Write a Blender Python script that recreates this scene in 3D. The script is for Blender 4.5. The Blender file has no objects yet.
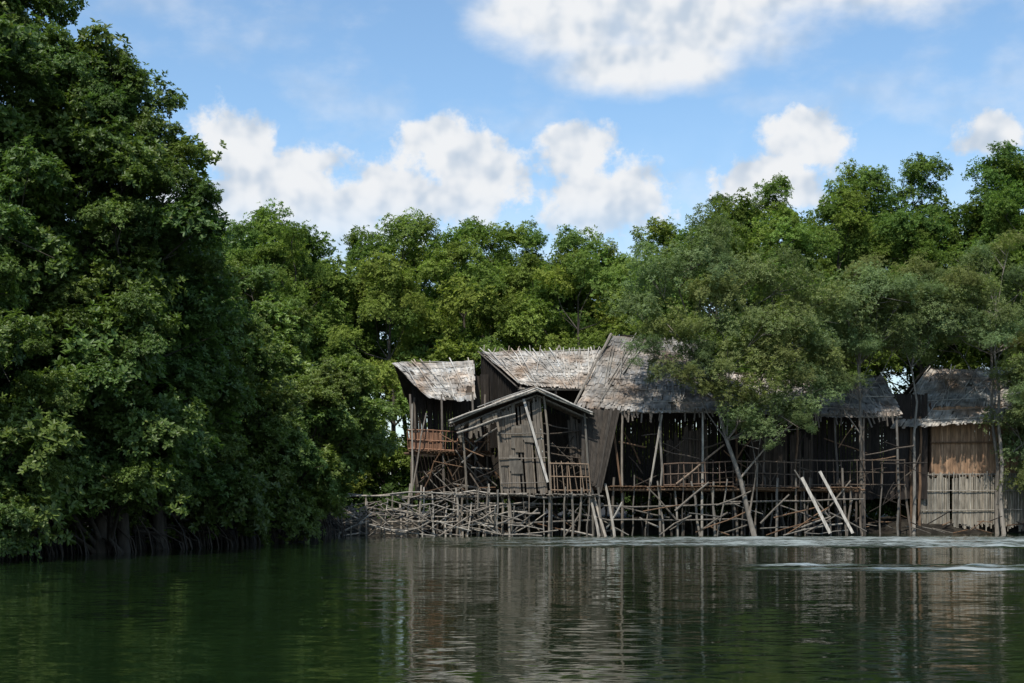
import bpy, math, random
import numpy as np
from mathutils import Vector, noise
R = random.Random(7)
NR = np.random.default_rng(11)
scene = bpy.context.scene
V = Vector

# ------------------------------------------------------------------ helpers
def nodes_of(m):
    m.use_nodes = True
    nt = m.node_tree
    nt.nodes.clear()
    return nt
def N(nt, t, **kw):
    n = nt.nodes.new(t)
    for k, v in kw.items():
        setattr(n, k, v)
    return n
def math_(nt, op, a, b=None, c=None, clamp=False):
    n = nt.nodes.new('ShaderNodeMath'); n.operation = op; n.use_clamp = clamp
    for i, v in enumerate((a, b, c)):
        if v is None: continue
        if isinstance(v, (int, float)): n.inputs[i].default_value = v
        else: nt.links.new(v, n.inputs[i])
    return n.outputs[0]

def empty(name, loc=(0, 0, 0)):
    e = bpy.data.objects.new(name, None); e.location = loc
    e.empty_display_size = 0.3
    scene.collection.objects.link(e); return e

class MB:
    """mesh builder with a per-face colour"""
    def __init__(s): s.v = []; s.f = []; s.c = []
    def quad(s, a, b, c, d, col):
        i = len(s.v); s.v += [tuple(a), tuple(b), tuple(c), tuple(d)]
        s.f.append((i, i+1, i+2, i+3)); s.c.append(col)
    def tube(s, pts, rads, col, n=6):
        base = len(s.v)
        pts = [V(p) for p in pts]
        for k, p in enumerate(pts):
            d = (pts[min(k+1, len(pts)-1)] - pts[max(k-1, 0)])
            if d.length < 1e-6: d = V((0, 0, 1))
            d.normalize()
            up = V((0, 0, 1)) if abs(d.z) < .95 else V((1, 0, 0))
            a = d.cross(up).normalized(); b = d.cross(a)
            for j in range(n):
                t = 2*math.pi*j/n
                s.v.append(tuple(p + (a*math.cos(t) + b*math.sin(t))*rads[k]))
        for k in range(len(pts)-1):
            for j in range(n):
                i0 = base+k*n+j; i1 = base+k*n+(j+1) % n
                s.f.append((i0, i1, i1+n, i0+n)); s.c.append(col)
        s.f.append(tuple(base+j for j in range(n))); s.c.append(col)
        s.f.append(tuple(base+(len(pts)-1)*n+j for j in range(n))[::-1]); s.c.append(col)
    def pole(s, a, b, r, col, r2=None, wob=0.0, n=6):
        a = V(a); b = V(b); r2 = r*.8 if r2 is None else r2
        L = (b-a).length
        k = max(2, min(6, int(L/.7)+2))
        pts = []; rad = []
        for i in range(k):
            t = i/(k-1)
            p = a.lerp(b, t)
            if 0 < i < k-1 and wob: p = p + V((R.gauss(0, wob), R.gauss(0, wob), R.gauss(0, wob)))
            pts.append(p); rad.append(r+(r2-r)*t)
        s.tube(pts, rad, col, n)
    def slab(s, a, b, w, t, nrm, col):
        a = V(a); b = V(b); d = (b-a).normalized(); nrm = V(nrm).normalized()
        sd = d.cross(nrm).normalized()*w/2; n2 = d.cross(sd).normalized()*t/2
        i = len(s.v)
        for p in (a, b):
            for q in (sd+n2, sd-n2, -sd-n2, -sd+n2): s.v.append(tuple(p+q))
        for f in ((0,1,2,3),(7,6,5,4),(0,4,5,1),(1,5,6,2),(2,6,7,3),(3,7,4,0)):
            s.f.append(tuple(i+k for k in f)); s.c.append(col)
    def warp(s, fn):
        s.v = [tuple(fn(*p)) for p in s.v]
    def build(s, name, mat, parent=None, smooth=False):
        me = bpy.data.meshes.new(name)
        me.from_pydata(s.v, [], s.f); me.update()
        at = me.color_attributes.new('tint', 'FLOAT_COLOR', 'CORNER')
        arr = []
        for f, c in zip(s.f, s.c): arr += [c[0], c[1], c[2], 1.0]*len(f)
        at.data.foreach_set('color', arr)
        if smooth:
            me.polygons.foreach_set('use_smooth', [True]*len(me.polygons))
        me.materials.append(mat)
        o = bpy.data.objects.new(name, me); scene.collection.objects.link(o)
        if parent: o.parent = parent
        return o
def jit(c, a=.25):
    k = 1+R.uniform(-a, a); h = R.uniform(-.04, .04)
    return (c[0]*k*(1+h), c[1]*k, c[2]*k*(1-h))

# ------------------------------------------------------------------ materials
def wood_mat(name, rough=.85, scale=3.0, stretch=(6, 6, 1), lo=.55, hi=1.25, rust=0.0):
    m = bpy.data.materials.new(name); nt = nodes_of(m); L = nt.links.new
    out = N(nt, 'ShaderNodeOutputMaterial'); p = N(nt, 'ShaderNodeBsdfPrincipled')
    at = N(nt, 'ShaderNodeAttribute', attribute_name='tint')
    tc = N(nt, 'ShaderNodeTexCoord'); mp = N(nt, 'ShaderNodeMapping'); mp.inputs['Scale'].default_value = stretch
    no = N(nt, 'ShaderNodeTexNoise'); no.inputs['Scale'].default_value = scale; no.inputs['Detail'].default_value = 5
    mr = N(nt, 'ShaderNodeMapRange'); mr.inputs['From Min'].default_value = .3; mr.inputs['From Max'].default_value = .7
    mr.inputs['To Min'].default_value = lo; mr.inputs['To Max'].default_value = hi
    L(tc.outputs['Object'], mp.inputs[0]); L(mp.outputs[0], no.inputs['Vector']); L(no.outputs['Fac'], mr.inputs[0])
    mx = N(nt, 'ShaderNodeVectorMath', operation='SCALE')
    L(at.outputs['Color'], mx.inputs[0]); L(mr.outputs[0], mx.inputs['Scale'])
    res = mx.outputs[0]
    if rust:
        n2 = N(nt, 'ShaderNodeTexNoise'); n2.inputs['Scale'].default_value = .9; n2.inputs['Detail'].default_value = 4
        L(tc.outputs['Object'], n2.inputs['Vector'])
        r2 = N(nt, 'ShaderNodeMapRange'); r2.inputs['From Min'].default_value = .48; r2.inputs['From Max'].default_value = .68; r2.inputs['To Max'].default_value = rust
        L(n2.outputs['Fac'], r2.inputs[0])
        mm = N(nt, 'ShaderNodeMix', data_type='RGBA', blend_type='MULTIPLY'); L(r2.outputs[0], mm.inputs['Factor'])
        L(res, mm.inputs['A']); mm.inputs['B'].default_value = (.60, .42, .29, 1); res = mm.outputs['Result']
    L(res, p.inputs['Base Color']); p.inputs['Roughness'].default_value = rough
    p.inputs['Specular IOR Level'].default_value = .25
    bp = N(nt, 'ShaderNodeBump'); bp.inputs['Strength'].default_value = .4; bp.inputs['Distance'].default_value = .02
    L(no.outputs['Fac'], bp.inputs['Height']); L(bp.outputs[0], p.inputs['Normal'])
    L(p.outputs[0], out.inputs[0]); return m
M_WOOD = wood_mat('weathered_wood')
M_THATCH = wood_mat('nipa_thatch', .9, 2.2, (1, 1, 1), .5, 1.25, rust=.8)
M_BARK = wood_mat('mangrove_bark', .9, 4, (3, 3, 1), .6, 1.2)

def leaf_mat(name, trans=.3, rough=.45, gloss=True):
    m = bpy.data.materials.new(name); nt = nodes_of(m); L = nt.links.new
    out = N(nt, 'ShaderNodeOutputMaterial')
    ti = N(nt, 'ShaderNodeAttribute', attribute_name='crown_tint', attribute_type='INSTANCER')
    lr = N(nt, 'ShaderNodeAttribute', attribute_name='lr')
    mr = N(nt, 'ShaderNodeMapRange'); mr.inputs['To Min'].default_value = .6; mr.inputs['To Max'].default_value = 1.45
    L(lr.outputs['Fac'], mr.inputs[0])
    sc = N(nt, 'ShaderNodeVectorMath', operation='SCALE'); L(ti.outputs['Color'], sc.inputs[0]); L(mr.outputs[0], sc.inputs['Scale'])
    gt = math_(nt, 'GREATER_THAN', lr.outputs['Fac'], .97)
    mx = N(nt, 'ShaderNodeMix', data_type='RGBA'); L(math_(nt, 'MULTIPLY', gt, .55), mx.inputs['Factor'])
    L(sc.outputs[0], mx.inputs['A']); mx.inputs['B'].default_value = (.2, .17, .05, 1)
    if gloss:
        p = N(nt, 'ShaderNodeBsdfPrincipled'); L(mx.outputs['Result'], p.inputs['Base Color'])
        p.inputs['Roughness'].default_value = rough; p.inputs['Specular IOR Level'].default_value = .3
    else:
        p = N(nt, 'ShaderNodeBsdfDiffuse'); L(mx.outputs['Result'], p.inputs['Color'])
    t = N(nt, 'ShaderNodeBsdfTranslucent')
    tv = N(nt, 'ShaderNodeVectorMath', operation='MULTIPLY'); L(mx.outputs['Result'], tv.inputs[0]); tv.inputs[1].default_value = (1.6, 1.8, .8)
    L(tv.outputs[0], t.inputs['Color'])
    ms = N(nt, 'ShaderNodeMixShader'); ms.inputs[0].default_value = trans
    L(p.outputs[0], ms.inputs[1]); L(t.outputs[0], ms.inputs[2]); L(ms.outputs[0], out.inputs[0])
    return m
M_LEAF = leaf_mat('mangrove_leaf')
M_LEAF2 = leaf_mat('forest_leaf', trans=.34, gloss=False)

# ------------------------------------------------------------------ leafy boughs (instanced)
def bough(name, n_cl, cs, ros, per, ll, lw, seed, coll, folded=True, flat=.78, mat=None):
    """unit-radius leafy bough: n_cl tufts, each of `ros` rosettes with `per` leaves"""
    rg = np.random.default_rng(seed)
    def nrm(a): return a/(np.linalg.norm(a, axis=-1, keepdims=True)+1e-9)
    d = nrm(rg.normal(size=(n_cl, 3))); low = d[:, 2] < -.3; d[low, 2] *= -rg.uniform(.1, 1, low.sum())
    ph = rg.uniform(0, 6.28, 3)
    k = rg.uniform(.45, 1, n_cl)**.6*(1+.25*np.sin(d[:, 0]*4+ph[0])+.2*np.sin(d[:, 1]*5+ph[1]))
    cc = d*k[:, None]; cc[:, 2] *= flat
    csz = cs*rg.uniform(.65, 1.35, n_cl); cof = rg.normal(size=n_cl)*.14
    rd = nrm(rg.normal(size=(n_cl, ros, 3)))
    rc = cc[:, None]+rd*(csz[:, None]*rg.uniform(.2, 1, (n_cl, ros))**.6)[..., None]
    ax = nrm(rd*.6+nrm(cc)[:, None]*.3+np.array([0, 0, .75])+rg.normal(size=rd.shape)*.22)
    a = nrm(np.cross(ax, np.array([.3, 1, .2]))); b = np.cross(ax, a)
    th = (np.arange(per)/per*6.283)[None, None]+rg.uniform(-.5, .5, (n_cl, ros, per))
    o_ = a[:, :, None]*np.cos(th)[..., None]+b[:, :, None]*np.sin(th)[..., None]
    tl = rg.uniform(-.1, .95, th.shape)[..., None]; AX = np.broadcast_to(ax[:, :, None], o_.shape)
    dr = nrm(o_*np.cos(tl)+AX*np.sin(tl))
    sd = nrm(nrm(np.cross(dr, AX))+rg.normal(size=dr.shape)*.28); nn = np.cross(sd, dr)
    l = (ll*rg.uniform(.65, 1.25, th.shape))[..., None]; w = (lw*rg.uniform(.8, 1.2, th.shape))[..., None]
    o = rc[:, :, None]+dr*ll*.12
    if folded:
        P = [o, o+dr*l*.35+sd*w*.5+nn*w*.14, o+dr*l*.75+sd*w*.4+nn*w*.08, o+dr*l-nn*l*.08, o+dr*l*.75-sd*w*.4+nn*w*.08, o+dr*l*.35-sd*w*.5+nn*w*.14]
        fi = [(0, 1, 2, 3), (0, 3, 4, 5)]
    else:
        P = [o, o+dr*l*.5+sd*w*.5, o+dr*l, o+dr*l*.5-sd*w*.5]; fi = [(0, 1, 2, 3)]
    n = n_cl*ros*per; q = len(P)
    vv = np.stack(P, 3).reshape(-1, 3)
    base = np.arange(n)*q
    F = np.stack([base[:, None]+np.array(f)[None] for f in fi], 1).reshape(-1, 4)
    lr = np.clip(.48+cof[:, None, None]+rg.normal(size=(n_cl, ros, 1))*.1+rg.normal(size=th.shape)*.15, 0, .96)
    lr[rg.random(th.shape) < .012] = 1.0
    lr = np.repeat(lr.reshape(-1), len(fi))
    me = bpy.data.meshes.new(name)
    me.vertices.add(len(vv)); me.vertices.foreach_set('co', vv.ravel())
    me.loops.add(F.size); me.loops.foreach_set('vertex_index', F.ravel().astype(np.int32))
    me.polygons.add(len(F)); me.polygons.foreach_set('loop_start', (np.arange(len(F))*4).astype(np.int32))
    me.update(calc_edges=True); me.validate()
    at = me.attributes.new('lr', 'FLOAT', 'FACE'); at.data.foreach_set('value', lr)
    me.materials.append(mat or M_LEAF)
    o = bpy.data.objects.new(name, me); coll.objects.link(o); return o
C_BROAD = bpy.data.collections.new('broad_leaf_boughs')
C_FINE = bpy.data.collections.new('fine_leaf_boughs')
C_FAR = bpy.data.collections.new('far_leaf_boughs')
for i in range(6): bough('broad_bough_%d' % i, 46, .30, 11, 8, .12, .058, 100+i, C_BROAD)
for i in range(6): bough('fine_bough_%d' % i, 36, .34, 16, 7, .10, .038, 200+i, C_FINE, flat=.9, folded=False, mat=M_LEAF2)
for i in range(6): bough('far_bough_%d' % i, 36, .34, 12, 6, .14, .075, 300+i, C_FAR, folded=False, flat=.85, mat=M_LEAF2)

def scatter_group(coll):
    ng = bpy.data.node_groups.new('foliage_scatter', 'GeometryNodeTree')
    ng.interface.new_socket('Geometry', in_out='INPUT', socket_type='NodeSocketGeometry')
    ng.interface.new_socket('Geometry', in_out='OUTPUT', socket_type='NodeSocketGeometry')
    gi = ng.nodes.new('NodeGroupInput'); go = ng.nodes.new('NodeGroupOutput')
    ci = ng.nodes.new('GeometryNodeCollectionInfo'); ci.inputs['Collection'].default_value = coll
    ci.inputs['Separate Children'].default_value = True; ci.inputs['Reset Children'].default_value = True
    ip = ng.nodes.new('GeometryNodeInstanceOnPoints'); ip.inputs['Pick Instance'].default_value = True
    def na(n, t):
        a = ng.nodes.new('GeometryNodeInputNamedAttribute'); a.data_type = t; a.inputs['Name'].default_value = n
        return a.outputs['Attribute']
    L = ng.links.new
    L(gi.outputs[0], ip.inputs['Points']); L(ci.outputs[0], ip.inputs['Instance'])
    L(na('idx', 'INT'), ip.inputs['Instance Index']); L(na('rot', 'FLOAT_VECTOR'), ip.inputs['Rotation'])
    L(na('scl', 'FLOAT'), ip.inputs['Scale']); L(ip.outputs[0], go.inputs[0])
    return ng
G_BROAD = scatter_group(C_BROAD); G_FINE = scatter_group(C_FINE); G_FAR = scatter_group(C_FAR)

TOTAL = 0
def crown_obj(name, lobes, cols, group, parent):
    global TOTAL
    A = np.array(lobes, dtype=float); n = len(A); TOTAL += n
    me = bpy.data.meshes.new(name); me.vertices.add(n); me.vertices.foreach_set('co', A[:, :3].copy().ravel())
    a = me.attributes.new('idx', 'INT', 'POINT'); a.data.foreach_set('value', NR.integers(0, 6, n).astype(np.int32))
    rot = np.stack([NR.uniform(-.35, .35, n), NR.uniform(-.35, .35, n), NR.uniform(0, 6.283, n)], 1)
    a = me.attributes.new('rot', 'FLOAT_VECTOR', 'POINT'); a.data.foreach_set('vector', rot.ravel())
    a = me.attributes.new('scl', 'FLOAT', 'POINT'); a.data.foreach_set('value', A[:, 3].copy())
    c = np.concatenate([np.array(cols), np.ones((n, 1))], 1)
    a = me.attributes.new('crown_tint', 'FLOAT_COLOR', 'POINT'); a.data.foreach_set('color', c.ravel())
    o = bpy.data.objects.new(name, me); scene.collection.objects.link(o)
    md = o.modifiers.new('foliage', 'NODES'); md.node_group = group
    if parent: o.parent = parent
    return o

BARK = (.07, .06, .048)
def tree(name, x, y, h, rx, z0, nl, lr, tint, group=None, ry=None, lean=(0, 0), trunk=.16, bark=BARK,
         shape='dome', lobes=None, multi=1, base_z=0.2, objs=None, var=.2, twigs=4):
    ry = ry or rx
    group = group or G_BROAD
    own = objs is None
    mb = MB() if own else objs['mb']
    P = [] if own else objs['p']; C = [] if own else objs['c']
    LB = []
    if lobes: LB = [tuple(l) for l in lobes]
    for i in range(nl):
        for _ in range(30):
            t = (i+R.random())/nl
            zz = z0+(h-z0)*t
            if shape == 'dome': w = math.sqrt(max(0.03, 1-(max(0, t-.35)/.65)**2))*(0.75+.25*min(1, t/.3))
            elif shape == 'col': w = min(1, 1.25*(1-t)**.6+.12)
            else: w = max(.3, 1-t**5)
            a = R.uniform(0, 6.283); q = w*math.sqrt(R.uniform(.12, 1))
            cx = x+lean[0]*t+rx*q*math.cos(a); cy = y+lean[1]*t+ry*q*math.sin(a)
            r = lr*R.uniform(.6, 1.25)*(1.1-.35*t)
            zc = zz-r*.5 if t > .6 else zz
            if all((cx-l[0])**2+(cy-l[1])**2+(zc-l[2])**2 > (.5*(r+l[3]))**2*.8 for l in LB[-10:]): break
        LB.append((cx, cy, zc, r))
    stems = []
    for k in range(multi):
        bx = x+R.uniform(-.5, .5)*(multi > 1); by = y+R.uniform(-.4, .4)*(multi > 1)
        pts = []; rad = []
        top = h*.86
        ox, oy = R.uniform(-.3, .3)*rx*.6, R.uniform(-.3, .3)*ry*.5
        for i in range(8):
            t = i/7
            pts.append(V((bx+(lean[0]+ox)*t+R.gauss(0, .06), by+(lean[1]+oy)*t+R.gauss(0, .06), base_z-.3+(top-base_z+.3)*t)))
            rad.append(trunk*(1-.85*t)+.012)
        mb.tube(pts, rad, jit(bark, .15), 8); stems.append((pts, rad))
    for l in LB:
        pts, rad = R.choice(stems)
        tz = max(base_z+.3, l[2]-R.uniform(.8, 2.2))
        j = min(range(8), key=lambda q: abs(pts[q].z-tz))
        a = pts[j]; b = V(l[:3]); m = a.lerp(b, .5)+V((0, 0, -.15*(b-a).length*R.random()))+V((R.gauss(0, .1), R.gauss(0, .1), 0))
        r0 = max(.02, rad[j]*.5)
        mb.tube([a, m, b], [r0, r0*.6, .012], jit(bark, .2), 5)
        for _ in range(twigs):
            e = b+V((R.gauss(0, 1), R.gauss(0, 1), R.gauss(.2, .8)))*l[3]*.5
            mb.tube([m.lerp(b, R.uniform(.3, 1)), e], [.016, .005], jit(bark, .2), 4)
    for l in LB:
        k = 1+R.uniform(-var, var); hsh = R.uniform(-.08, .16)
        P.append(l); C.append((tint[0]*k*(1+hsh), tint[1]*k, tint[2]*k*(1-hsh)))
        if own:
            for _ in range(2):
                d = V((R.gauss(0, 1), R.gauss(0, 1), R.gauss(.2, .8))).normalized()*l[3]*R.uniform(.8, 1.15)
                P.append((l[0]+d.x, l[1]+d.y, max(.35, l[2]+d.z*.8), l[3]*R.uniform(.3, .5))); C.append(C[-1])
    if own:
        e = empty(name)
        mb.build('trunk', M_BARK, e, True)
        crown_obj('crown', P, C, group, e)
        return e

# ------------------------------------------------------------------ terrain
def lerp_tab(v, tab):
    if v <= tab[0][0]: return tab[0][1]
    for (a, b), (c, d) in zip(tab, tab[1:]):
        if v <= c: return b+(d-b)*(v-a)/(c-a)
    return tab[-1][1]
XL = [(-60, -26), (10, -17), (22, -13.4), (30, -10.6), (37, -8.0), (45, -6.5), (52, -5.8)]
YB = [(-8, 48.3), (0, 48.8), (8, 49.4), (11.5, 49.6), (13.5, 49.3), (20, 49.6), (40, 52), (120, 60)]
def land(x, y):
    w = .9*noise.noise(V((x*.35, y*.35, 3)))+.5*noise.noise(V((x*1.3, y*1.3, 9)))
    return max(lerp_tab(y, XL)-x, y-lerp_tab(x, YB))+w
def gz(x, y):
    d = land(x, y)
    t = min(1, max(0, (d+1.6)/3.2)); t = t*t*(3-2*t)
    return -1.0+1.42*t+.16*noise.noise(V((x*.9, y*.9, 0)))+.08*noise.noise(V((x*2.6, y*2.6, 0)))
def axis(lo, hi, step, far):
    a = list(np.arange(lo, hi+.01, step)); s = step; b = hi
    while b < far: s *= 1.5; b += s; a.append(b)
    s = step; b = lo
    while b > -far: s *= 1.5; b -= s; a.insert(0, b)
    return a
xs = axis(-24, 32, .3, 900); ys = axis(18, 62, .3, 900)
vv = [(x, y, gz(x, y)) for y in ys for x in xs]; nx = len(xs)
ff = [(j*nx+i, j*nx+i+1, (j+1)*nx+i+1, (j+1)*nx+i) for j in range(len(ys)-1) for i in range(nx-1)]
me = bpy.data.meshes.new('ground'); me.from_pydata(vv, [], ff); me.update()
me.polygons.foreach_set('use_smooth', [True]*len(me.polygons))
m = bpy.data.materials.new('mud'); nt = nodes_of(m); L = nt.links.new
out = N(nt, 'ShaderNodeOutputMaterial'); p = N(nt, 'ShaderNodeBsdfPrincipled'); tc = N(nt, 'ShaderNodeTexCoord')
no = N(nt, 'ShaderNodeTexNoise'); no.inputs['Scale'].default_value = 2.6; no.inputs['Detail'].default_value = 10
L(tc.outputs['Object'], no.inputs['Vector'])
cr = N(nt, 'ShaderNodeValToRGB'); cr.color_ramp.elements[0].position = .35; cr.color_ramp.elements[1].position = .7
cr.color_ramp.elements[0].color = (.010, .008, .006, 1); cr.color_ramp.elements[1].color = (.035, .030, .022, 1)
L(no.outputs['Fac'], cr.inputs[0]); L(cr.outputs[0], p.inputs['Base Color']); p.inputs['Roughness'].default_value = .8
p.inputs['Specular IOR Level'].default_value = .2
bp = N(nt, 'ShaderNodeBump'); bp.inputs['Distance'].default_value = .15; L(no.outputs['Fac'], bp.inputs['Height']); L(bp.outputs[0], p.inputs['Normal'])
L(p.outputs[0], out.inputs[0]); me.materials.append(m)
o = bpy.data.objects.new('ground', me); scene.collection.objects.link(o)

# ------------------------------------------------------------------ water with real wind ripples
wx = np.array(axis(-10, 31, .16, 900)); wy = np.array(axis(21, 48.5, .075, 900))
X, Y = np.meshgrid(wx, wy)
def vn(x, y, s, z):
    rg = np.random.default_rng(s); r = np.zeros_like(x)
    for _ in range(7):
        a = rg.uniform(0, 6.283); k = z*rg.uniform(.5, 1.6)
        r += np.sin((x*math.cos(a)*.45+y*math.sin(a))*k+rg.uniform(0, 6.283))
    return r/3.0
def ss(v, a, b):
    t = np.clip((v-a)/(b-a), 0, 1); return t*t*(3-2*t)
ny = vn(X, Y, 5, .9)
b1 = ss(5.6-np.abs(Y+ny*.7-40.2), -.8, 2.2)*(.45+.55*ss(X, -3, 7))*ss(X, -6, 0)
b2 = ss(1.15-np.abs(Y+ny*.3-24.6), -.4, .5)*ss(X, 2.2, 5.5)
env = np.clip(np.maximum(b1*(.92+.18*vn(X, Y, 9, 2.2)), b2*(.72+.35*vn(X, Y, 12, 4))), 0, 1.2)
rg = np.random.default_rng(3); Z = np.zeros_like(X); cal = rg.uniform(0, 6.283, 26)
for i in range(26):
    lam = rg.uniform(.26, .75); th = rg.normal()*.5
    k = 6.283/lam
    Z += np.sin(k*(X*math.sin(th)+Y*math.cos(th))+cal[i])*lam/6.283*.06
Z *= env
nX = len(wx)
jj, ii = np.meshgrid(np.arange(len(wy)-1), np.arange(nX-1), indexing='ij')
q0 = (jj*nX+ii).ravel(); F = np.stack([q0, q0+1, q0+nX+1, q0+nX], 1)
me = bpy.data.meshes.new('water')
co_ = np.stack([X.ravel(), Y.ravel(), Z.ravel()], 1)
me.vertices.add(len(co_)); me.vertices.foreach_set('co', co_.ravel())
me.loops.add(F.size); me.loops.foreach_set('vertex_index', F.ravel().astype(np.int32))
me.polygons.add(len(F)); me.polygons.foreach_set('loop_start', (np.arange(len(F))*4).astype(np.int32))
me.update(calc_edges=True); me.polygons.foreach_set('use_smooth', [True]*len(F))
at = me.attributes.new('painted_sheen', 'FLOAT', 'POINT'); at.data.foreach_set('value', env.ravel())  # ripple envelope, also masks the painted pale sheen
m = bpy.data.materials.new('river_water'); nt = nodes_of(m); L = nt.links.new
out = N(nt, 'ShaderNodeOutputMaterial'); p = N(nt, 'ShaderNodeBsdfPrincipled'); tc = N(nt, 'ShaderNodeTexCoord')
p.inputs['IOR'].default_value = 1.33
def wn(scale, st, det, out_='Fac'):
    mp = N(nt, 'ShaderNodeMapping'); mp.inputs['Scale'].default_value = st; L(tc.outputs['Object'], mp.inputs[0])
    q = N(nt, 'ShaderNodeTexNoise'); q.inputs['Scale'].default_value = scale; q.inputs['Detail'].default_value = det
    L(mp.outputs[0], q.inputs['Vector']); return q.outputs[out_]
def slopes(scale, st, det, amp_x, amp_y):
    c = N(nt, 'ShaderNodeVectorMath', operation='SUBTRACT'); L(wn(scale, st, det, 'Color'), c.inputs[0]); c.inputs[1].default_value = (.5, .5, .5)
    mm = N(nt, 'ShaderNodeVectorMath', operation='MULTIPLY'); L(c.outputs[0], mm.inputs[0]); mm.inputs[1].default_value = (amp_x, amp_y, 0)
    return mm.outputs[0]
def vadd(a, b):
    q = N(nt, 'ShaderNodeVectorMath', operation='ADD'); L(a, q.inputs[0]); L(b, q.inputs[1])
    return q.outputs[0]
geo = N(nt, 'ShaderNodeNewGeometry')
base = vadd(slopes(.9, (.35, 1.3, 1), 2, .03, .07), slopes(7, (.6, 1.4, 1), 3, .04, .16))
nv = N(nt, 'ShaderNodeVectorMath', operation='NORMALIZE'); L(vadd(base, geo.outputs['Normal']), nv.inputs[0])
L(nv.outputs[0], p.inputs['Normal'])
fa = N(nt, 'ShaderNodeAttribute', attribute_name='painted_sheen')
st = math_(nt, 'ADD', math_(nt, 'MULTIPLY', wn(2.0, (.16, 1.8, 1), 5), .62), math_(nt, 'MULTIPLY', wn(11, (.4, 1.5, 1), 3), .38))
sheen_mr = N(nt, 'ShaderNodeMapRange', interpolation_type='SMOOTHSTEP'); L(math_(nt, 'ADD', st, math_(nt, 'MULTIPLY', fa.outputs['Fac'], .34)), sheen_mr.inputs[0])
sheen_mr.inputs['From Min'].default_value = .62; sheen_mr.inputs['From Max'].default_value = .94
sheen_fac = math_(nt, 'MULTIPLY', sheen_mr.outputs[0], math_(nt, 'MINIMUM', math_(nt, 'MULTIPLY', fa.outputs['Fac'], 1.5), 1.0))
mxw = N(nt, 'ShaderNodeMix', data_type='RGBA'); L(sheen_fac, mxw.inputs['Factor']); mxw.inputs['A'].default_value = (.007, .016, .005, 1); mxw.inputs['B'].default_value = (.26, .29, .28, 1)  # sky sheen of the ripple bands painted as pale grey base colour
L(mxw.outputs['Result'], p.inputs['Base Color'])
L(math_(nt, 'ADD', .05, math_(nt, 'MULTIPLY', sheen_fac, .3)), p.inputs['Roughness'])
L(p.outputs[0], out.inputs[0])
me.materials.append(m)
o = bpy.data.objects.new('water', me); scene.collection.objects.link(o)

# ------------------------------------------------------------------ huts
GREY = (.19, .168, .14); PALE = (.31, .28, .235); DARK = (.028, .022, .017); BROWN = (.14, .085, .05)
TH = (.36, .345, .32); IN = (.075, .06, .046)
def thatch(mb, r0, r1, e0, e1, rows=12, col=TH, sag=.05, bw=.05, ragged=.16, miss=.04):
    r0, r1, e0, e1 = map(V, (r0, r1, e0, e1))
    nrm = (r1-r0).cross(e0-r0).normalized()
    if nrm.z < 0: nrm = -nrm
    sx = R.uniform(0, 50)
    def P(u, v):
        q = r0.lerp(r1, u).lerp(e0.lerp(e1, u), v)
        s = sag*math.sin(u*math.pi)+.05*noise.noise(V((q.x*1.1+sx, q.y*1.1, q.z)))+.03*noise.noise(V((q.x*4, q.y*4, q.z*4)))
        return q-V((0, 0, s))
    k = 10
    for i in range(k):
        for j in range(4):
            mb.quad(P(i/k, j/4), P((i+1)/k, j/4), P((i+1)/k, (j+1)/4), P(i/k, (j+1)/4), (.09, .08, .065))
    W = max((r1-r0).length, (e1-e0).length)
    n = int(W/bw)
    for rr in range(rows):
        v0 = rr/rows-.01
        rowc = jit(col, .08)
        for i in range(n):
            u = (i+.5)/n+R.uniform(-.4, .4)/n; du = .7/n*R.uniform(.7, 1.5)
            v1 = v0+1.45/rows+R.uniform(-ragged, ragged)*1.8/rows
            hole = noise.noise(V((u*W*.9+sx, v0*4, 5)))
            if R.random() < miss or hole > .5: continue
            sk = R.gauss(0, .45)/n
            lift0 = .012+.012*R.random(); lift1 = .03+.03*R.random()
            c = jit(rowc, .3)
            ua, ub = max(-.015, u-du), min(1.015, u+du)
            mb.quad(P(ua, v0)+nrm*lift0, P(ub, v0)+nrm*lift0, P(ub+sk, v1)+nrm*lift1, P(ua+sk, v1)+nrm*(lift1+R.uniform(-.01, .01)), c)
    return P, nrm
def roof_poles(mb, P, nrm, n, col=(.46, .43, .38), cross=True, r=.02):
    for i in range(int(n*1.5)):
        u = min(.99, max(.01, (i+.5)/(n*1.5)+R.uniform(-.3, .3)/n))
        u2 = min(1.02, max(-.02, u+R.uniform(-.16, .16)))
        mb.pole(P(u, R.choice([-.06, -.03, .2]))+nrm*.1, P(u2, R.uniform(.5, 1.04))+nrm*.09, r*R.uniform(.6, 1.1), jit(col, .2), wob=.012, n=5)
    if cross:
        for v in (.03, .2, .4, .6, .78, .94):
            a = R.uniform(-.01, .2); b = R.uniform(.8, 1.01)
            mb.pole(P(a, v)+nrm*.08, P(b, v+R.uniform(-.05, .05))+nrm*.08, r*.6, jit(col, .25), wob=.02, n=5)
def slat_wall(mb, a, b, z0, z1a, z1b, col, w=.07, gap=.0, th=.02, nrm=(0, -1, 0), rag=.03, miss=.02):
    a = V(a); b = V(b); L_ = (b-a).length; n = int(L_/w)
    for i in range(n):
        if R.random() < miss: continue
        t = (i+.5)/n; q = a.lerp(b, t)
        zt = z1a+(z1b-z1a)*t+R.uniform(-rag, rag); zb = z0+R.uniform(-rag, rag)
        off = V((0, R.uniform(-.012, .012), 0))
        dx = R.uniform(-.015, .015)
        mb.slab(V((q.x, q.y, zb))+off, V((q.x+dx, q.y, zt))+off, w*(1-gap)*R.uniform(.85, 1.05), th*R.uniform(.7, 1.3), nrm, jit(col, .3))
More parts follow.
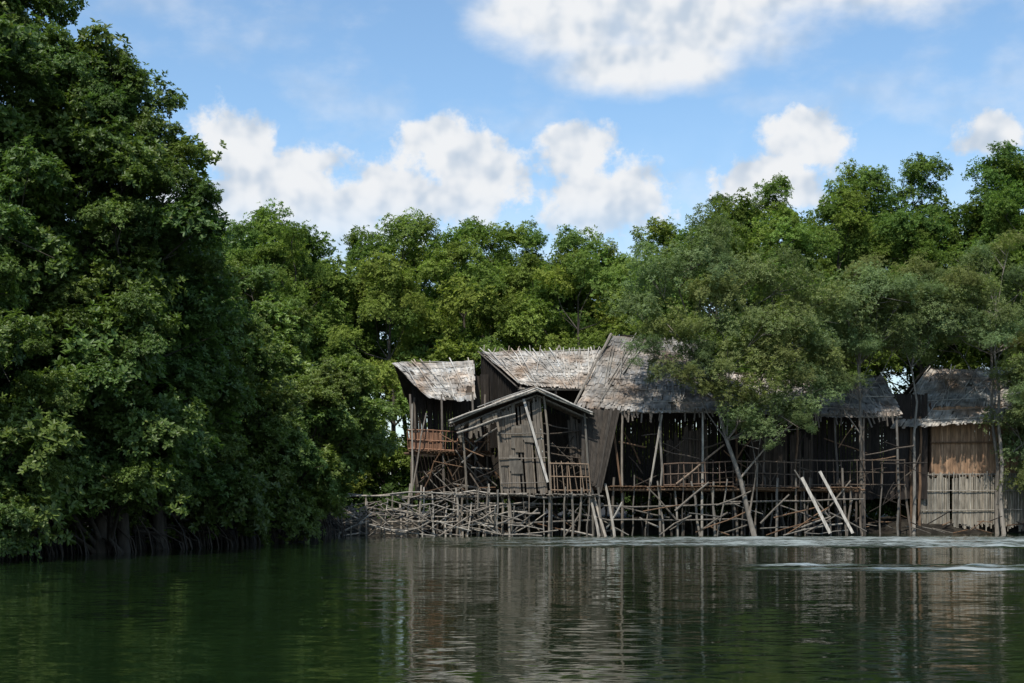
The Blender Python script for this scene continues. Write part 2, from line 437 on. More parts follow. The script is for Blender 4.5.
def rail(mb, a, b, h, col, n, r=.022, mid=True):
    a = V(a); b = V(b); up = V((0, 0, h))
    mb.pole(a+up, b+up, r*1.3, jit(col), wob=.02); mb.pole(a+up*.08, b+up*.08, r*1.2, jit(col), wob=.01)
    if mid: mb.pole(a+up*.55, b+up*.55, r, jit(col), wob=.02)
    for i in range(n+1):
        if R.random() < .08: continue
        q = a.lerp(b, i/n)
        mb.pole(q, q+up*R.uniform(.97, 1.12)+V((R.gauss(0, .03), 0, 0)), r*R.uniform(.6, 1), jit(col), n=5)
def deck(mb, x0, x1, y0, y1, z, col=GREY, w=.12):
    n = int((x1-x0)/w)
    for i in range(n):
        x = x0+(i+.5)*(x1-x0)/n
        if R.random() < .06: continue
        mb.slab((x, y0-R.uniform(0, .16), z+R.uniform(-.015, .015)), (x, y1, z+R.uniform(-.01, .01)), w*.86, .03, (0, 0, 1), jit(col, .3))
    for y in np.arange(y0+.05, y1, .9):
        mb.pole((x0-.15, y, z-.08), (x1+.15, y, z-.08+R.uniform(-.04, .04)), .045, jit(col, .2), wob=.025)
def stilts(mb, x0, x1, y, z, sp, col=GREY, r=.045, lean=.12, ext=.0):
    x = x0
    while x < x1:
        e = R.uniform(0, ext) if ext else 0
        mb.pole((x+R.gauss(0, lean), y+R.gauss(0, .08), -.9), (x+R.gauss(0, .05), y+R.gauss(0, .04), z+e), r*R.uniform(.5, 1.15), jit(col, .45), wob=.03)
        x += sp*R.uniform(.45, 1.55)
def debris(mb, n, x0, x1, y0, y1, z0, z1, cols, L0=.5, L1=1.8, r=.026, steep=1.2):
    for k in range(n):
        x = R.uniform(x0, x1); z = R.uniform(z0, z1); y = R.uniform(y0, y1); L_ = R.uniform(L0, L1); a = R.uniform(-steep, steep); s = R.choice([-1, 1])
        mb.pole((x, y, z), (x+s*L_*math.cos(a), y+R.uniform(-.2, .2), max(.02, z+L_*math.sin(a))), r*R.uniform(.6, 1.3), jit(R.choice(cols), .3), wob=.03)

# --- hut A
e = empty('balcony_hut')
mb = MB(); fw = MB()
P, nn = thatch(mb, (-4.05, 50.0, 5.98), (-1.2, 50.0, 6.05), (-2.75, 48.3, 4.62), (-1.15, 48.3, 4.6), 9, (.40, .375, .335)); roof_poles(mb, P, nn, 8)
thatch(mb, (-4.05, 50.0, 5.98), (-1.2, 50.0, 6.05), (-3.6, 51.9, 4.5), (-1.15, 51.9, 4.5), 7)
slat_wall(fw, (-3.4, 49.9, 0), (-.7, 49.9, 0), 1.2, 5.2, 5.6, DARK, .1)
for x, y in ((-3.42, 48.1), (-2.3, 48.1), (-1.2, 48.1), (-3.3, 49.7), (-.8, 48.2)):
    fw.pole((x, y, -.9), (x+R.gauss(0, .05), y, 4.75), .045, jit((.16, .135, .11), .3), wob=.02)
deck(fw, -3.45, -.7, 47.95, 49.8, 2.82, BROWN)
rail(fw, (-3.45, 47.98, 2.85), (-.7, 47.98, 2.75), .68, (.24, .13, .08), 20)
slat_wall(fw, (-3.4, 48.02, 0), (-2.3, 48.02, 0), 2.85, 3.5, 3.5, (.22, .12, .075), .06)
deck(fw, -3.5, -.6, 47.2, 49.8, 1.3)
fw.pole((-3.35, 47.6, .8), (-3.25, 47.7, 4.4), .035, PALE, wob=.02)
fw.pole((-3.6, 47.3, .1), (-2.8, 47.9, 4.1), .03, GREY, wob=.02)
debris(fw, 18, -3.4, -.6, 47.6, 48.5, 1.3, 3.0, [GREY, BROWN, DARK, IN])
slat_wall(fw, (-2.2, 49.2, 0), (-.8, 49.2, 0), 1.3, 2.75, 2.75, (.07, .052, .038), .08, rag=.2, miss=.1)
def lean_a(x, y, z): return (x-.03*(z-1.2), y, z)
mb.warp(lean_a); fw.warp(lean_a)
mb.build('roof', M_THATCH, e); fw.build('frame', M_WOOD, e)

# --- hut B
e = empty('thatched_hut'); mb = MB(); fw = MB()
P, nn = thatch(mb, (-1.1, 50.5, 6.42), (3.25, 50.5, 6.5), (.25, 48.7, 5.12), (2.75, 48.7, 5.05), 10, (.40, .375, .335)); roof_poles(mb, P, nn, 15)
for i in range(16):
    x = -1+4.2*i/15
    mb.pole((x, 50.3, 6.25), (x+R.uniform(-.15, .15), 50.6, 6.5+R.uniform(.05, .2)), .018, jit(PALE, .2), n=5)
thatch(mb, (-1.1, 50.5, 6.42), (3.25, 50.5, 6.5), (-.6, 52.4, 4.9), (2.9, 52.4, 4.9), 8)
mb.build('roof', M_THATCH, e)
for i in range(16):
    t = i/15; x = -1.05+1.3*t; zt = 6.35-1.3*t
    fw.slab((x, 50.3-1.5*t, 3.0), (x, 50.3-1.5*t, zt), .1, .03, (.5, -1, 0), jit((.02, .017, .014), .3))
fw.slab((-1.16, 50.45, 6.4), (.2, 48.62, 5.02), .2, .04, (0, -.6, -1), jit((.10, .085, .07)))
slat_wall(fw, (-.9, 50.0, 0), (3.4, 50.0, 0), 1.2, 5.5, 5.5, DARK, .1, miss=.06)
for x in (.3, 1.5, 2.7): fw.pole((x, 48.75, -.9), (x, 48.75, 5.1), .05, jit((.12, .10, .085), .3), wob=.02)
fw.pole((.2, 48.72, 4.98), (2.8, 48.72, 4.95), .05, GREY)
fw.build('frame', M_WOOD, e)

# --- hut C : leaning porch in front
e = empty('porch_hut'); mb = MB(); fw = MB()
apex = (.95, 46.0, 4.78); apb = (.95, 48.8, 4.85)
P, nn = thatch(mb, apb, apex, (-1.85, 48.4, 3.55), (-1.85, 45.9, 3.62), 9, (.36, .34, .31), .02); roof_poles(mb, P, nn, 6)
P, nn = thatch(mb, apex, apb, (2.62, 45.95, 4.12), (2.62, 48.6, 4.05), 6, (.36, .34, .31), .02)
for dy in (0, .12):
    fw.pole((1.0, 45.9+dy, 4.84-dy*.6), (-1.95, 45.85+dy, 3.62-dy*.6), .035, jit((.42, .39, .34), .1), wob=.02)
    fw.pole((.9, 45.9+dy, 4.84-dy*.5), (2.7, 45.9+dy, 4.12-dy*.5), .035, jit((.42, .39, .34), .1), wob=.02)
for k in range(5):
    y = 46.4+k*.5
    fw.pole((.95, y, 4.62), (-1.75, y, 3.48), .03, jit(GREY, .3)); fw.pole((.95, y, 4.62), (2.55, y, 3.95), .03, jit(GREY, .3))
fw.pole((-1.75, 46.05, 3.25), (.2, 46.1, 3.95), .035, PALE, wob=.02)
fw.pole((-1.2, 46.3, 3.0), (-.4, 46.2, 3.5), .03, GREY, wob=.02)
for k in range(30):
    x = R.uniform(-1.7, -.45); z = 3.5+(x+1.7)*.36
    fw.slab((x, 46.1, z), (x+R.gauss(0, .08), 46.08, z-R.uniform(.15, .6)), .07, .008, (0, -1, 0), jit((.13, .11, .085), .35))
slat_wall(fw, (-.42, 46.35, 0), (1.12, 46.35, 0), 1.38, 3.98, 4.55, (.145, .122, .096), .06, th=.025, rag=.1, miss=.06)
for k in range(7):
    x = R.uniform(-.3, .7); z = R.uniform(1.6, 3.6)
    fw.slab((x, 46.30, z), (x+R.uniform(-.08, .08), 46.29, z+R.uniform(.4, .8)), R.uniform(.25, .5), .012, (0, -1, 0), jit((.155, .132, .104), .3))
for z in (1.7, 2.5, 3.3): fw.pole((-.45, 46.24, z), (1.12, 46.24, z+.06), .02, jit(GREY), wob=.015)
slat_wall(fw, (-.42, 46.35, 0), (-.42, 48.3, 0), 1.38, 3.9, 3.9, (.1, .09, .075), .09, nrm=(1, 0, 0), miss=.15)
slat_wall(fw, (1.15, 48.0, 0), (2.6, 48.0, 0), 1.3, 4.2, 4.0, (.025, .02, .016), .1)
slat_wall(fw, (1.9, 46.9, 0), (2.6, 46.9, 0), 2.5, 3.9, 3.8, (.07, .058, .046), .08, rag=.25)
fw.slab((.5, 46.15, 4.45), (1.08, 46.1, 1.75), .08, .04, (0, -1, 0), (.45, .42, .37))
for x, t in ((-.45, 3.95), (1.14, 4.6), (2.5, 4.1), (-1.6, 3.5)):
    fw.pole((x, 46.3, -.9), (x+R.gauss(0, .03), 46.3, t), .045, jit((.18, .16, .13), .3), wob=.02)
deck(fw, -1.7, 2.7, 46.1, 48.6, 1.36)
rail(fw, (1.18, 46.15, 1.42), (2.45, 46.15, 1.42), .95, (.24, .17, .115), 12)
for z in (2.75, 3.0, 3.35, 3.7): fw.pole((1.1, 46.5, z), (2.55, 46.5+R.uniform(0, .5), z+R.uniform(-.3, .3)), .025, jit(IN), wob=.02)
debris(fw, 26, -1.7, -.4, 46.3, 47.8, 1.4, 2.9, [GREY, BROWN, DARK, IN])
debris(fw, 10, 1.2, 2.5, 46.8, 47.8, 1.5, 3.4, [IN, DARK])
def lean_c(x, y, z): return (x-.075*max(0, z-1.2)+.12, y, z-.02*(x-.5)*max(0, z-1.3))
mb.warp(lean_c); fw.warp(lean_c)
mb.build('roof', M_THATCH, e); fw.build('frame', M_WOOD, e)

# --- hut D : big steep roof
e = empty('steep_roof_hut'); mb = MB(); fw = MB()
P, nn = thatch(mb, (3.5, 49.6, 6.9), (6.8, 49.6, 6.75), (2.15, 46.9, 4.25), (7.0, 47.0, 4.2), 14, (.25, .23, .205), .12); roof_poles(mb, P, nn, 10, (.27, .25, .215))
thatch(mb, (3.5, 49.6, 6.9), (6.8, 49.6, 6.75), (3.2, 52.2, 4.2), (7.0, 52.2, 4.2), 10)
fw.pole((3.45, 49.5, 6.95), (2.05, 46.8, 4.3), .05, GREY, wob=.02)
for i in range(16):
    t = i/15
    fw.slab((2.35+1.15*t, 46.75, 4.15+R.uniform(-.05, .05)), (2.3+.55*t, 46.2, 1.95-.45*t+R.uniform(-.12, .12)), .1, .02, (0, -1, .2), jit((.04, .033, .026), .35))
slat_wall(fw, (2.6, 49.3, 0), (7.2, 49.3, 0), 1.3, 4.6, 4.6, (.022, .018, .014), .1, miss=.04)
slat_wall(fw, (5.2, 47.9, 0), (6.6, 47.9, 0), 1.65, 3.3, 3.6, (.05, .038, .028), .08, rag=.25, miss=.08)
for x in (3.65, 4.9, 6.3): fw.pole((x+R.gauss(0, .05), 46.95, -.9), (x, 46.98, 4.2), .045, jit(R.choice([GREY, PALE]), .2), wob=.03)
fw.pole((2.3, 46.95, 4.12), (7.0, 47.0, 4.08), .055, GREY, wob=.02)
fw.pole((3.3, 47.0, 3.9), (3.62, 46.9, 1.4), .04, BROWN); fw.pole((4.95, 47.0, 4.0), (4.55, 46.9, 1.6), .04, PALE)
deck(fw, 2.6, 7.3, 46.7, 49.4, 1.62, BROWN)
rail(fw, (5.0, 46.8, 1.6), (7.3, 46.8, 1.7), .75, (.13, .09, .065), 10)
fw.pole((5.4, 46.75, 1.7), (7.0, 46.9, 3.0), .035, (.22, .16, .115), wob=.02)
debris(fw, 20, 3.5, 7.2, 47.2, 48.8, 1.6, 3.4, [IN, BROWN, DARK, DARK])
for k in range(36):
    x = R.uniform(2.3, 7.0); fw.slab((x, 46.93, 4.2), (x+R.gauss(0, .08), 46.9, 4.2-R.uniform(.1, .5)), .05, .006, (0, -1, 0), jit((.12, .10, .08), .3))
mb.build('roof', M_THATCH, e); fw.build('frame', M_WOOD, e)

# --- hut E : long low hut behind the trees
e = empty('long_hut'); mb = MB(); fw = MB()
P, nn = thatch(mb, (7.2, 51.0, 5.75), (13.3, 51.0, 5.6), (6.6, 48.5, 4.35), (13.3, 48.5, 4.1), 11, (.29, .265, .235), .22); roof_poles(mb, P, nn, 15, (.36, .33, .28))
thatch(mb, (7.2, 51.0, 5.75), (13.3, 51.0, 5.6), (6.6, 53.5, 4.3), (13.3, 53.5, 4.2), 8)
mb.build('roof', M_THATCH, e)
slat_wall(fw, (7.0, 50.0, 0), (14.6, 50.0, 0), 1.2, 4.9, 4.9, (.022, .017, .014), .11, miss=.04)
slat_wall(fw, (8.2, 49.1, 0), (10.4, 49.1, 0), 1.6, 3.6, 3.3, (.048, .036, .027), .08, rag=.2, miss=.08)
for x in (7.6, 8.6, 9.7, 11.0, 12.0, 13.1): fw.pole((x+R.gauss(0, .12), 48.3, -.7), (x, 48.5, 4.25), .045, jit(R.choice([GREY, BROWN, (.15, .13, .11)]), .3), wob=.04)
fw.pole((6.6, 48.5, 4.22), (13.3, 48.5, 4.0), .05, GREY, wob=.02)
deck(fw, 7.3, 11.5, 46.9, 50.0, 1.58, BROWN)
rail(fw, (7.3, 47.0, 1.62), (9.5, 47.0, 1.55), .85, (.11, .08, .058), 9)
rail(fw, (9.6, 48.2, 1.62), (13.3, 48.2, 1.62), .9, (.10, .075, .055), 14)
debris(fw, 30, 7.3, 13.8, 47.4, 49.2, 1.3, 3.2, [IN, BROWN, DARK, DARK])
for k in range(50):
    x = R.uniform(6.8, 13.2); fw.slab((x, 48.4, 4.2), (x+R.gauss(0, .1), 48.36, 4.2-R.uniform(.1, .6)), .05, .006, (0, -1, 0), jit((.12, .10, .08), .3))
fw.build('frame', M_WOOD, e)

# --- hut F : bamboo walled hut on the right
e = empty('bamboo_hut'); mb = MB(); fw = MB()
P, nn = thatch(mb, (15.3, 52.4, 6.0), (20.4, 52.4, 6.0), (13.25, 49.7, 3.72), (20.4, 49.7, 4.25), 12, (.36, .335, .295), .08); roof_poles(mb, P, nn, 12)
thatch(mb, (15.3, 52.4, 6.0), (20.4, 52.4, 6.0), (14.0, 55, 4.1), (20.4, 55, 4.1), 8)
mb.build('roof', M_THATCH, e)
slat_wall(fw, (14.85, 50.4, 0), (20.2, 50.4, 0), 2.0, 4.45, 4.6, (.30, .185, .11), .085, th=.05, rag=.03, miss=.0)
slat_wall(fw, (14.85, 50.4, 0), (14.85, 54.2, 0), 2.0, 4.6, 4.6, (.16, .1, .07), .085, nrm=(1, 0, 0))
fw.pole((14.8, 50.3, 3.2), (20.2, 50.3, 3.25), .03, BROWN); fw.pole((14.3, 50.3, 2.06), (20.2, 50.3, 2.1), .045, GREY)
slat_wall(fw, (14.35, 50.15, 0), (20.2, 50.15, 0), .2, 2.05, 2.05, (.28, .25, .20), .045, gap=.25, th=.03, rag=.14, miss=.06)
fw.pole((14.3, 50.08, 1.5), (20.2, 50.08, 1.5), .02, PALE); fw.pole((14.3, 50.08, .8), (20.2, 50.08, .85), .02, PALE)
for x in (13.6, 14.0, 14.3): fw.pole((x, 49.9, .1), (x+R.gauss(0, .06), 50.0, 4.1), .05, jit(BROWN, .3), wob=.03)
fw.build('frame', M_WOOD, e)

# --- stilts / understructure
e = empty('stilt_platform'); fw = MB()
SG = (.15, .132, .108)
stilts(fw, -1.6, 2.8, 46.15, 1.36, .36, SG, .042, .16, .25)
stilts(fw, 2.6, 7.3, 46.75, 1.6, .40, SG, .045, .22, .4)
stilts(fw, 7.3, 11.6, 46.95, 1.6, .42, (.125, .108, .088), .045, .22, .9)
stilts(fw, 9.5, 13.8, 48.3, 1.6, .5, (.12, .10, .08), .04, .16, .7)
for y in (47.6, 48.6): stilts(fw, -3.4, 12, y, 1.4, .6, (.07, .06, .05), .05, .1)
debris(fw, 50, -1.5, 11.5, 46.0, 46.9, .05, 1.0, [PALE, GREY, BROWN, SG, SG, SG], .7, 2.0, .03, 1.1)
debris(fw, 40, 11.0, 19.5, 48.6, 49.8, .1, .5, [BROWN, SG, DARK], .3, 1.1, .02, .7)
for x in (2.85, 3.1, 3.35): fw.pole((x, 45.9, -.3), (x-.45+R.gauss(0, .1), 46.5, 1.7), .05, jit(PALE, .15), wob=.02)
for z in (.45, .95): fw.pole((-1.5, 46.2, z), (7.5, 46.8, z+.1), .035, SG, wob=.05)
fw.pole((7, 46.9, 1.1), (11.6, 46.9, 1.2), .035, SG, wob=.05)
fw.slab((9.35, 45.9, 1.9), (10.2, 45.6, .1), .1, .04, (0, -1, 0), (.40, .37, .32)); fw.slab((9.95, 46.0, 2.1), (10.95, 45.7, .1), .09, .04, (0, -1, 0), (.40, .37, .32))
fw.build('stilts', M_WOOD, e)

# --- driftwood jetty fence on the left
e = empty('driftwood_fence'); fw = MB()
x = -5.95
while x < .2:
    h = R.uniform(.6, 1.5)+(.25 if x > -3.5 else 0)
    fw.pole((x+R.gauss(0, .1), 46.3+R.gauss(0, .35), -.8), (x+R.gauss(0, .12), 46.3+R.gauss(0, .35), h), R.uniform(.02, .042), jit(PALE, .35), wob=.03); x += R.uniform(.1, .3)
for z in (.35, .7, 1.0, 1.25, 1.42):
    for q in range(3):
        fw.pole((-5.9+q*2+R.uniform(-.2, .2), 46.0+R.uniform(0, .5), z+R.gauss(0, .08)), (-3.5+q*2, 46.0+R.uniform(0, .5), z+R.gauss(0, .12)), .028, jit(PALE, .3), wob=.05)
debris(fw, 140, -5.7, .3, 45.6, 47.0, .05, 1.0, [PALE, GREY, GREY], .4, 1.4, .024, .8)
fw.build('driftwood', M_WOOD, e)

# ------------------------------------------------------------------ trees
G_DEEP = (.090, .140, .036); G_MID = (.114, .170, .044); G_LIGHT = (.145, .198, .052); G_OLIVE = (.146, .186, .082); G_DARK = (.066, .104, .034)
tree('mangrove_tree', -11.8, 30.8, 13.8, 3.7, 1.4, 52, 1.2, G_DEEP, ry=3.0, trunk=.18, multi=3, shape='full',
     lobes=[(-10.8, 29.5, 8.5, 1.1), (-10.2, 29.8, 7.2, 1.1), (-11.0, 29.3, 5.8, 1.1), (-10.5, 29.5, 10.2, 1.1), (-9.4, 29.8, 4.5, 1.0), (-11.2, 30.2, 11.6, 1.1), (-10.3, 28.9, 2.6, .9), (-9.4, 29.2, 1.7, .8),
            (-8.7, 30.0, 1.3, .8), (-8.0, 31.5, 1.2, .8), (-8.6, 30.6, 2.6, .9), (-10.6, 28.4, 1.3, .8), (-7.6, 31.8, 2.6, .9), (-7.9, 32.6, 4.2, 1.0)])
tree('mangrove_tree', -9.0, 31.6, 10.9, 2.5, .8, 62, 1.0, G_DEEP, ry=2.4, trunk=.14, multi=3, shape='full')
tree('mangrove_tree', -11.6, 27.2, 6.6, 2.7, .6, 36, .95, G_DEEP, ry=1.8, trunk=.12, multi=3, shape='full')
tree('mangrove_tree', -8.9, 34.6, 8.4, 2.2, .5, 52, .95, G_DEEP, trunk=.13, multi=3)
tree('mangrove_tree', -7.9, 38.5, 6.1, 2.2, .45, 44, .9, G_DEEP, trunk=.11, multi=3)
tree('mangrove_tree', -7.1, 42.0, 5.3, 1.7, .7, 38, .85, G_MID, trunk=.11, multi=3, lean=(2.1, -.3), shape='full')
tree('mangrove_tree', -8.5, 46, 8.5, 2.4, .6, 36, 1.1, G_MID, trunk=.14, multi=3)
tree('mangrove_tree', -16, 33, 11, 3.4, 1, 30, 1.4, G_DEEP, trunk=.2, multi=3)
OB = (.19, .168, .14)
tree('riverside_tree', 8.2, 46.6, 9.4, 1.6, 6.2, 3, .8, G_OLIVE, G_FINE, lean=(-2.6, 0), trunk=.08, bark=OB,
     lobes=[(4.6, 46.2, 8.2, 1.1), (5.9, 46.3, 8.8, 1.1), (4.0, 46.0, 7.2, .8), (5.2, 45.9, 6.6, .9), (6.8, 46.2, 7.6, 1.1), (7.8, 46.4, 8.4, 1.0), (5.9, 46, 5.9, .8),
            (7.0, 45.8, 5.6, .9), (7.9, 45.8, 4.6, 1.0), (6.8, 45.7, 4.5, .8), (8.6, 46.0, 5.6, .9), (4.3, 45.9, 6.0, .6), (7.3, 45.7, 3.7, .7), (8.9, 46.4, 6.9, 1.0), (6.6, 46.6, 9.8, .9),
            (9.6, 46.8, 6.3, .9), (10.3, 47, 7.6, 1.0), (9.1, 46.8, 8.2, 1.0), (9.6, 46.7, 4.9, .9), (8.7, 45.9, 3.9, .8), (5.0, 45.9, 5.3, .6), (5.9, 45.8, 4.9, .7), (9.5, 46.2, 4.0, .7), (8.0, 45.7, 3.3, .6), (7.0, 45.9, 6.6, .8), (8.2, 45.8, 6.6, .8), (6.2, 45.7, 5.3, .6), (10.3, 46.8, 4.6, .6)], base_z=-.3)
tree('riverside_tree', 12.0, 48.6, 9.4, 1.8, 6.0, 16, .85, G_OLIVE, G_FINE, trunk=.065, bark=OB, multi=1,
     lobes=[(10.6, 47.3, 6.3, .8), (11.6, 47.4, 6.2, .7), (12.5, 47.5, 6.7, .8), (11.1, 47.2, 7.3, .9), (10.5, 47.1, 5.1, .6), (10.2, 46.9, 5.8, .7), (11.4, 47.2, 5.0, .45)])
tree('riverside_tree', 16.9, 49.6, 10.2, 2.2, 6.6, 20, .95, G_OLIVE, G_FINE, trunk=.07, bark=OB, multi=2,
     lobes=[(17.3, 48.2, 5.4, .8), (15.2, 48.4, 7.0, .8), (16.6, 48.2, 6.7, .8), (17.6, 48.0, 4.2, .6), (14.6, 48.6, 7.6, .8), (15.6, 48.2, 7.9, .9)])
tree('riverside_tree', 18.6, 49.0, 9.0, 1.4, 1.0, 26, .85, G_OLIVE, G_FINE, trunk=.08, bark=OB, multi=2)
tree('riverside_tree', 13.9, 49.3, 9.4, 1.3, 6.8, 12, .85, G_OLIVE, G_FINE, trunk=.055, bark=OB, multi=1)

# forest behind
FO = {'mb': MB(), 'p': [], 'c': []}
def ftop(x):
    return lerp_tab(x, [(-22, 13.5), (-12, 13.2), (-8, 13.7), (-4, 13.5), (-1, 13.2), (2, 13.9), (6, 14.0), (8, 15.0), (12, 15.9), (17, 17.2), (20, 17.0), (25, 16), (45, 14)])
x = -24
while x < 38:
    for row, yy in ((0, 56.5), (1, 63)):
        xx = x+R.uniform(-.9, .9)+row*1.2
        hh = ftop(xx*.95)*(0.82, .99)[row]+R.uniform(-.6, .5)*(2.2, 1)[row]
        t = R.choice([G_MID, G_LIGHT, G_MID, G_LIGHT, G_DEEP, G_OLIVE if xx > 6 else G_LIGHT])
        zb = (1.0, 6.0)[row]
        tree('f', xx, yy+R.uniform(-2.0, 1.5), hh, R.uniform(2.3, 3.2), zb, int((hh-zb)*3.1), 1.08, t, trunk=.12, objs=FO, shape=R.choice(['full', 'dome']), base_z=.4, twigs=1)
    x += R.uniform(2.3, 3.0)
for x in np.arange(-26, 40, 1.15):
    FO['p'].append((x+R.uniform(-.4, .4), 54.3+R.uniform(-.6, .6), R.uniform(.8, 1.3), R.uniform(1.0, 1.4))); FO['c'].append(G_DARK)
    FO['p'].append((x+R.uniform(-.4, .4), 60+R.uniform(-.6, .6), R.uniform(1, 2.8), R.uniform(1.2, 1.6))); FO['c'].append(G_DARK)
    for zz in (9.0, 10.8):
        FO['p'].append((x+R.uniform(-.5, .5), 65+R.uniform(-.8, .8), zz+R.uniform(-.8, .8)+max(0, x-8)*.14, R.uniform(1.1, 1.6))); FO['c'].append(jit(G_MID, .2))
e = empty('distant_tree_mass')
FO['mb'].build('trunks', M_BARK, e, True)
crown_obj('foliage', FO['p'], FO['c'], G_FAR, e)

# prop roots along the left bank
e = empty('mangrove_prop_roots'); mb = MB()
for k in range(420):
    y = R.uniform(24, 47); x = lerp_tab(y, XL)+R.uniform(-.8, .9)
    h = R.uniform(.3, 1.2); dx = R.uniform(.2, .9); dy = R.uniform(-.5, .5)
    pts = [V((x-dx*.4, y, h)), V((x+dx*.35, y+dy*.4, h*.85)), V((x+dx*.8, y+dy*.8, h*.4)), V((x+dx, y+dy, -.3))]
    mb.tube(pts, [.026, .022, .019, .016], jit((.06, .05, .04), .4), 5)
mb.build('roots', M_BARK, e, True)

# ------------------------------------------------------------------ world : sky + clouds
SUN_EL = math.radians(56); s_az = math.radians(180+18)
sd = V((math.sin(s_az)*math.cos(SUN_EL), math.cos(s_az)*math.cos(SUN_EL), math.sin(SUN_EL)))
w = bpy.data.worlds.new('World'); scene.world = w; w.use_nodes = True; nt = w.node_tree; nt.nodes.clear(); L = nt.links.new
out = N(nt, 'ShaderNodeOutputWorld'); bg = N(nt, 'ShaderNodeBackground'); bg.inputs['Strength'].default_value = .13
sky = N(nt, 'ShaderNodeTexSky', sky_type='NISHITA'); sky.sun_disc = False; sky.sun_elevation = SUN_EL; sky.sun_rotation = s_az
sky.air_density = 1.0; sky.dust_density = .6; sky.ozone_density = 1.5
gain = N(nt, 'ShaderNodeVectorMath', operation='MULTIPLY'); L(sky.outputs[0], gain.inputs[0]); gain.inputs[1].default_value = (1.22, 1.38, 1.42)
tc = N(nt, 'ShaderNodeTexCoord'); sp = N(nt, 'ShaderNodeSeparateXYZ'); L(tc.outputs['Generated'], sp.inputs[0])
az = math_(nt, 'MULTIPLY', math_(nt, 'ARCTAN2', sp.outputs['X'], sp.outputs['Y']), 57.2958)
el = math_(nt, 'MULTIPLY', math_(nt, 'ARCSINE', sp.outputs['Z']), 57.2958)
cv = N(nt, 'ShaderNodeCombineXYZ'); L(az, cv.inputs[0]); L(el, cv.inputs[1])
def cn(scale, det, off=(0, 0, 0), rough=.55, sc=(1, 1, 1)):
    mp = N(nt, 'ShaderNodeMapping'); mp.inputs['Location'].default_value = off; mp.inputs['Scale'].default_value = sc; L(cv.outputs[0], mp.inputs[0])
    q = N(nt, 'ShaderNodeTexNoise'); q.inputs['Scale'].default_value = scale; q.inputs['Detail'].default_value = det; q.inputs['Roughness'].default_value = rough
    L(mp.outputs[0], q.inputs['Vector']); return q.outputs['Fac']
def blobs(lst):
    cur = None
    for a, b, ra, rb in lst:
        mp = N(nt, 'ShaderNodeMapping'); mp.inputs['Location'].default_value = (-a/ra, -b/rb, 0); mp.inputs['Scale'].default_value = (1/ra, 1/rb, 1)
        L(cv.outputs[0], mp.inputs[0])
        ln = N(nt, 'ShaderNodeVectorMath', operation='LENGTH'); L(mp.outputs[0], ln.inputs[0]); d = ln.outputs['Value']
        cur = d if cur is None else math_(nt, 'SMOOTH_MIN', cur, d, .2)
    return math_(nt, 'SUBTRACT', 1, cur)
def sstep(x, lo, hi, a=0, b=1):
    r = N(nt, 'ShaderNodeMapRange', interpolation_type='SMOOTHSTEP'); L(x, r.inputs[0])
    r.inputs['From Min'].default_value = lo; r.inputs['From Max'].default_value = hi; r.inputs['To Min'].default_value = a; r.inputs['To Max'].default_value = b
    return r.outputs[0]
n1 = cn(.6, 6, (3, 1, 0), .6)
n1s = cn(.42, 3, (3, 1, 0), .5); n1b = cn(.42, 3, (3.35, .45, 0), .5)
cum = blobs([(-10.9, 13.7, 2.2, 1.9), (-8.8, 12.2, 3.4, 2.2), (-11.5, 11.2, 3.4, 2.2), (-7.0, 10.8, 4.4, 2.2),
             (-2.6, 13.6, 2.9, 1.9), (-4.6, 11.9, 3.2, 2.0), (-1.2, 12.4, 2.4, 2.2),
             (2.6, 13.7, 2.1, 1.6), (3.8, 11.9, 3.4, 2.1),
             (11.6, 13.9, 2.3, 1.6), (10.3, 12.4, 2.8, 1.8), (18.6, 13.6, 1.8, 1.1)])
cumv = math_(nt, 'ADD', cum, math_(nt, 'MULTIPLY', math_(nt, 'SUBTRACT', n1, .5), 1.7))
m1 = sstep(cumv, .04, .44)
m1 = math_(nt, 'MULTIPLY', m1, sstep(el, 8.5, 12.5, .4, 1))
n2 = cn(.22, 6, (9, 4, 0), .57, (.8, 1.4, 1))
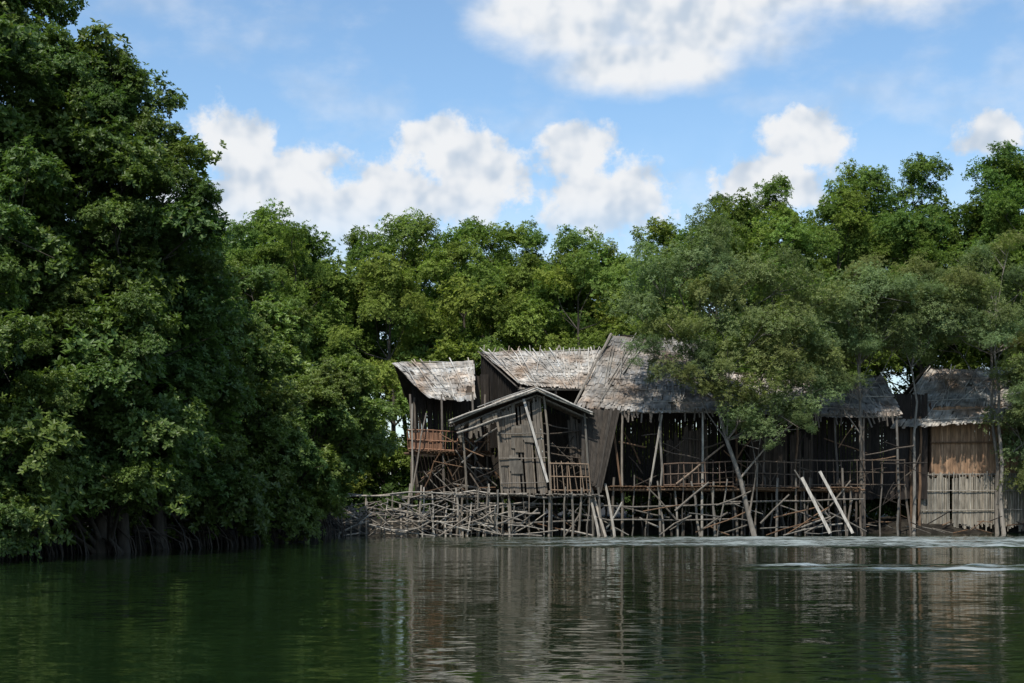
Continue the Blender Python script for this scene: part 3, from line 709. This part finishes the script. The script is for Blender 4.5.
top = blobs([(2.0, 19.0, 4.4, 2.0), (7.5, 19.2, 6.6, 2.8), (13.5, 19.8, 6.5, 2.2), (5.5, 16.9, 4.4, 1.4)])
m2 = sstep(math_(nt, 'ADD', top, math_(nt, 'MULTIPLY', math_(nt, 'SUBTRACT', n2, .5), 1.6)), -.2, .6)
m3 = math_(nt, 'MULTIPLY', sstep(n2, .45, .72), .33)
hz = math_(nt, 'MULTIPLY', sstep(el, 16, 6), .45)
mask = math_(nt, 'MAXIMUM', math_(nt, 'MAXIMUM', m1, m2), math_(nt, 'MAXIMUM', m3, hz), clamp=True)
rel = math_(nt, 'SUBTRACT', n1s, n1b)
sh = sstep(math_(nt, 'ADD', math_(nt, 'MULTIPLY', rel, 2.8), math_(nt, 'MULTIPLY', math_(nt, 'SUBTRACT', n1, .5), .45)), -.55, .25)
cc = N(nt, 'ShaderNodeMix', data_type='RGBA'); L(sh, cc.inputs['Factor'])
cc.inputs['A'].default_value = (4.2, 4.9, 5.8, 1); cc.inputs['B'].default_value = (6.7, 6.85, 7.05, 1)
mx = N(nt, 'ShaderNodeMix', data_type='RGBA'); L(mask, mx.inputs['Factor']); L(gain.outputs[0], mx.inputs['A']); L(cc.outputs['Result'], mx.inputs['B'])
L(mx.outputs['Result'], bg.inputs['Color']); L(bg.outputs[0], out.inputs[0])

sl = bpy.data.lights.new('sun', 'SUN'); sl.energy = 5.0; sl.angle = math.radians(.6); sl.color = (1, .95, .87)
so = bpy.data.objects.new('sun', sl); scene.collection.objects.link(so); so.rotation_euler = (-sd).to_track_quat('-Z', 'Y').to_euler()

cam = bpy.data.cameras.new('camera'); cam.lens = 50; cam.sensor_width = 36; cam.shift_y = .1548; cam.clip_end = 3000; cam.clip_start = .1
co = bpy.data.objects.new('camera', cam); scene.collection.objects.link(co); co.location = (0, 0, 1.17); co.rotation_euler = (math.radians(90), 0, 0)
scene.camera = co
scene.view_settings.view_transform = 'Standard'; scene.view_settings.look = 'None'; scene.view_settings.exposure = 0
print('LOBES', TOTAL)
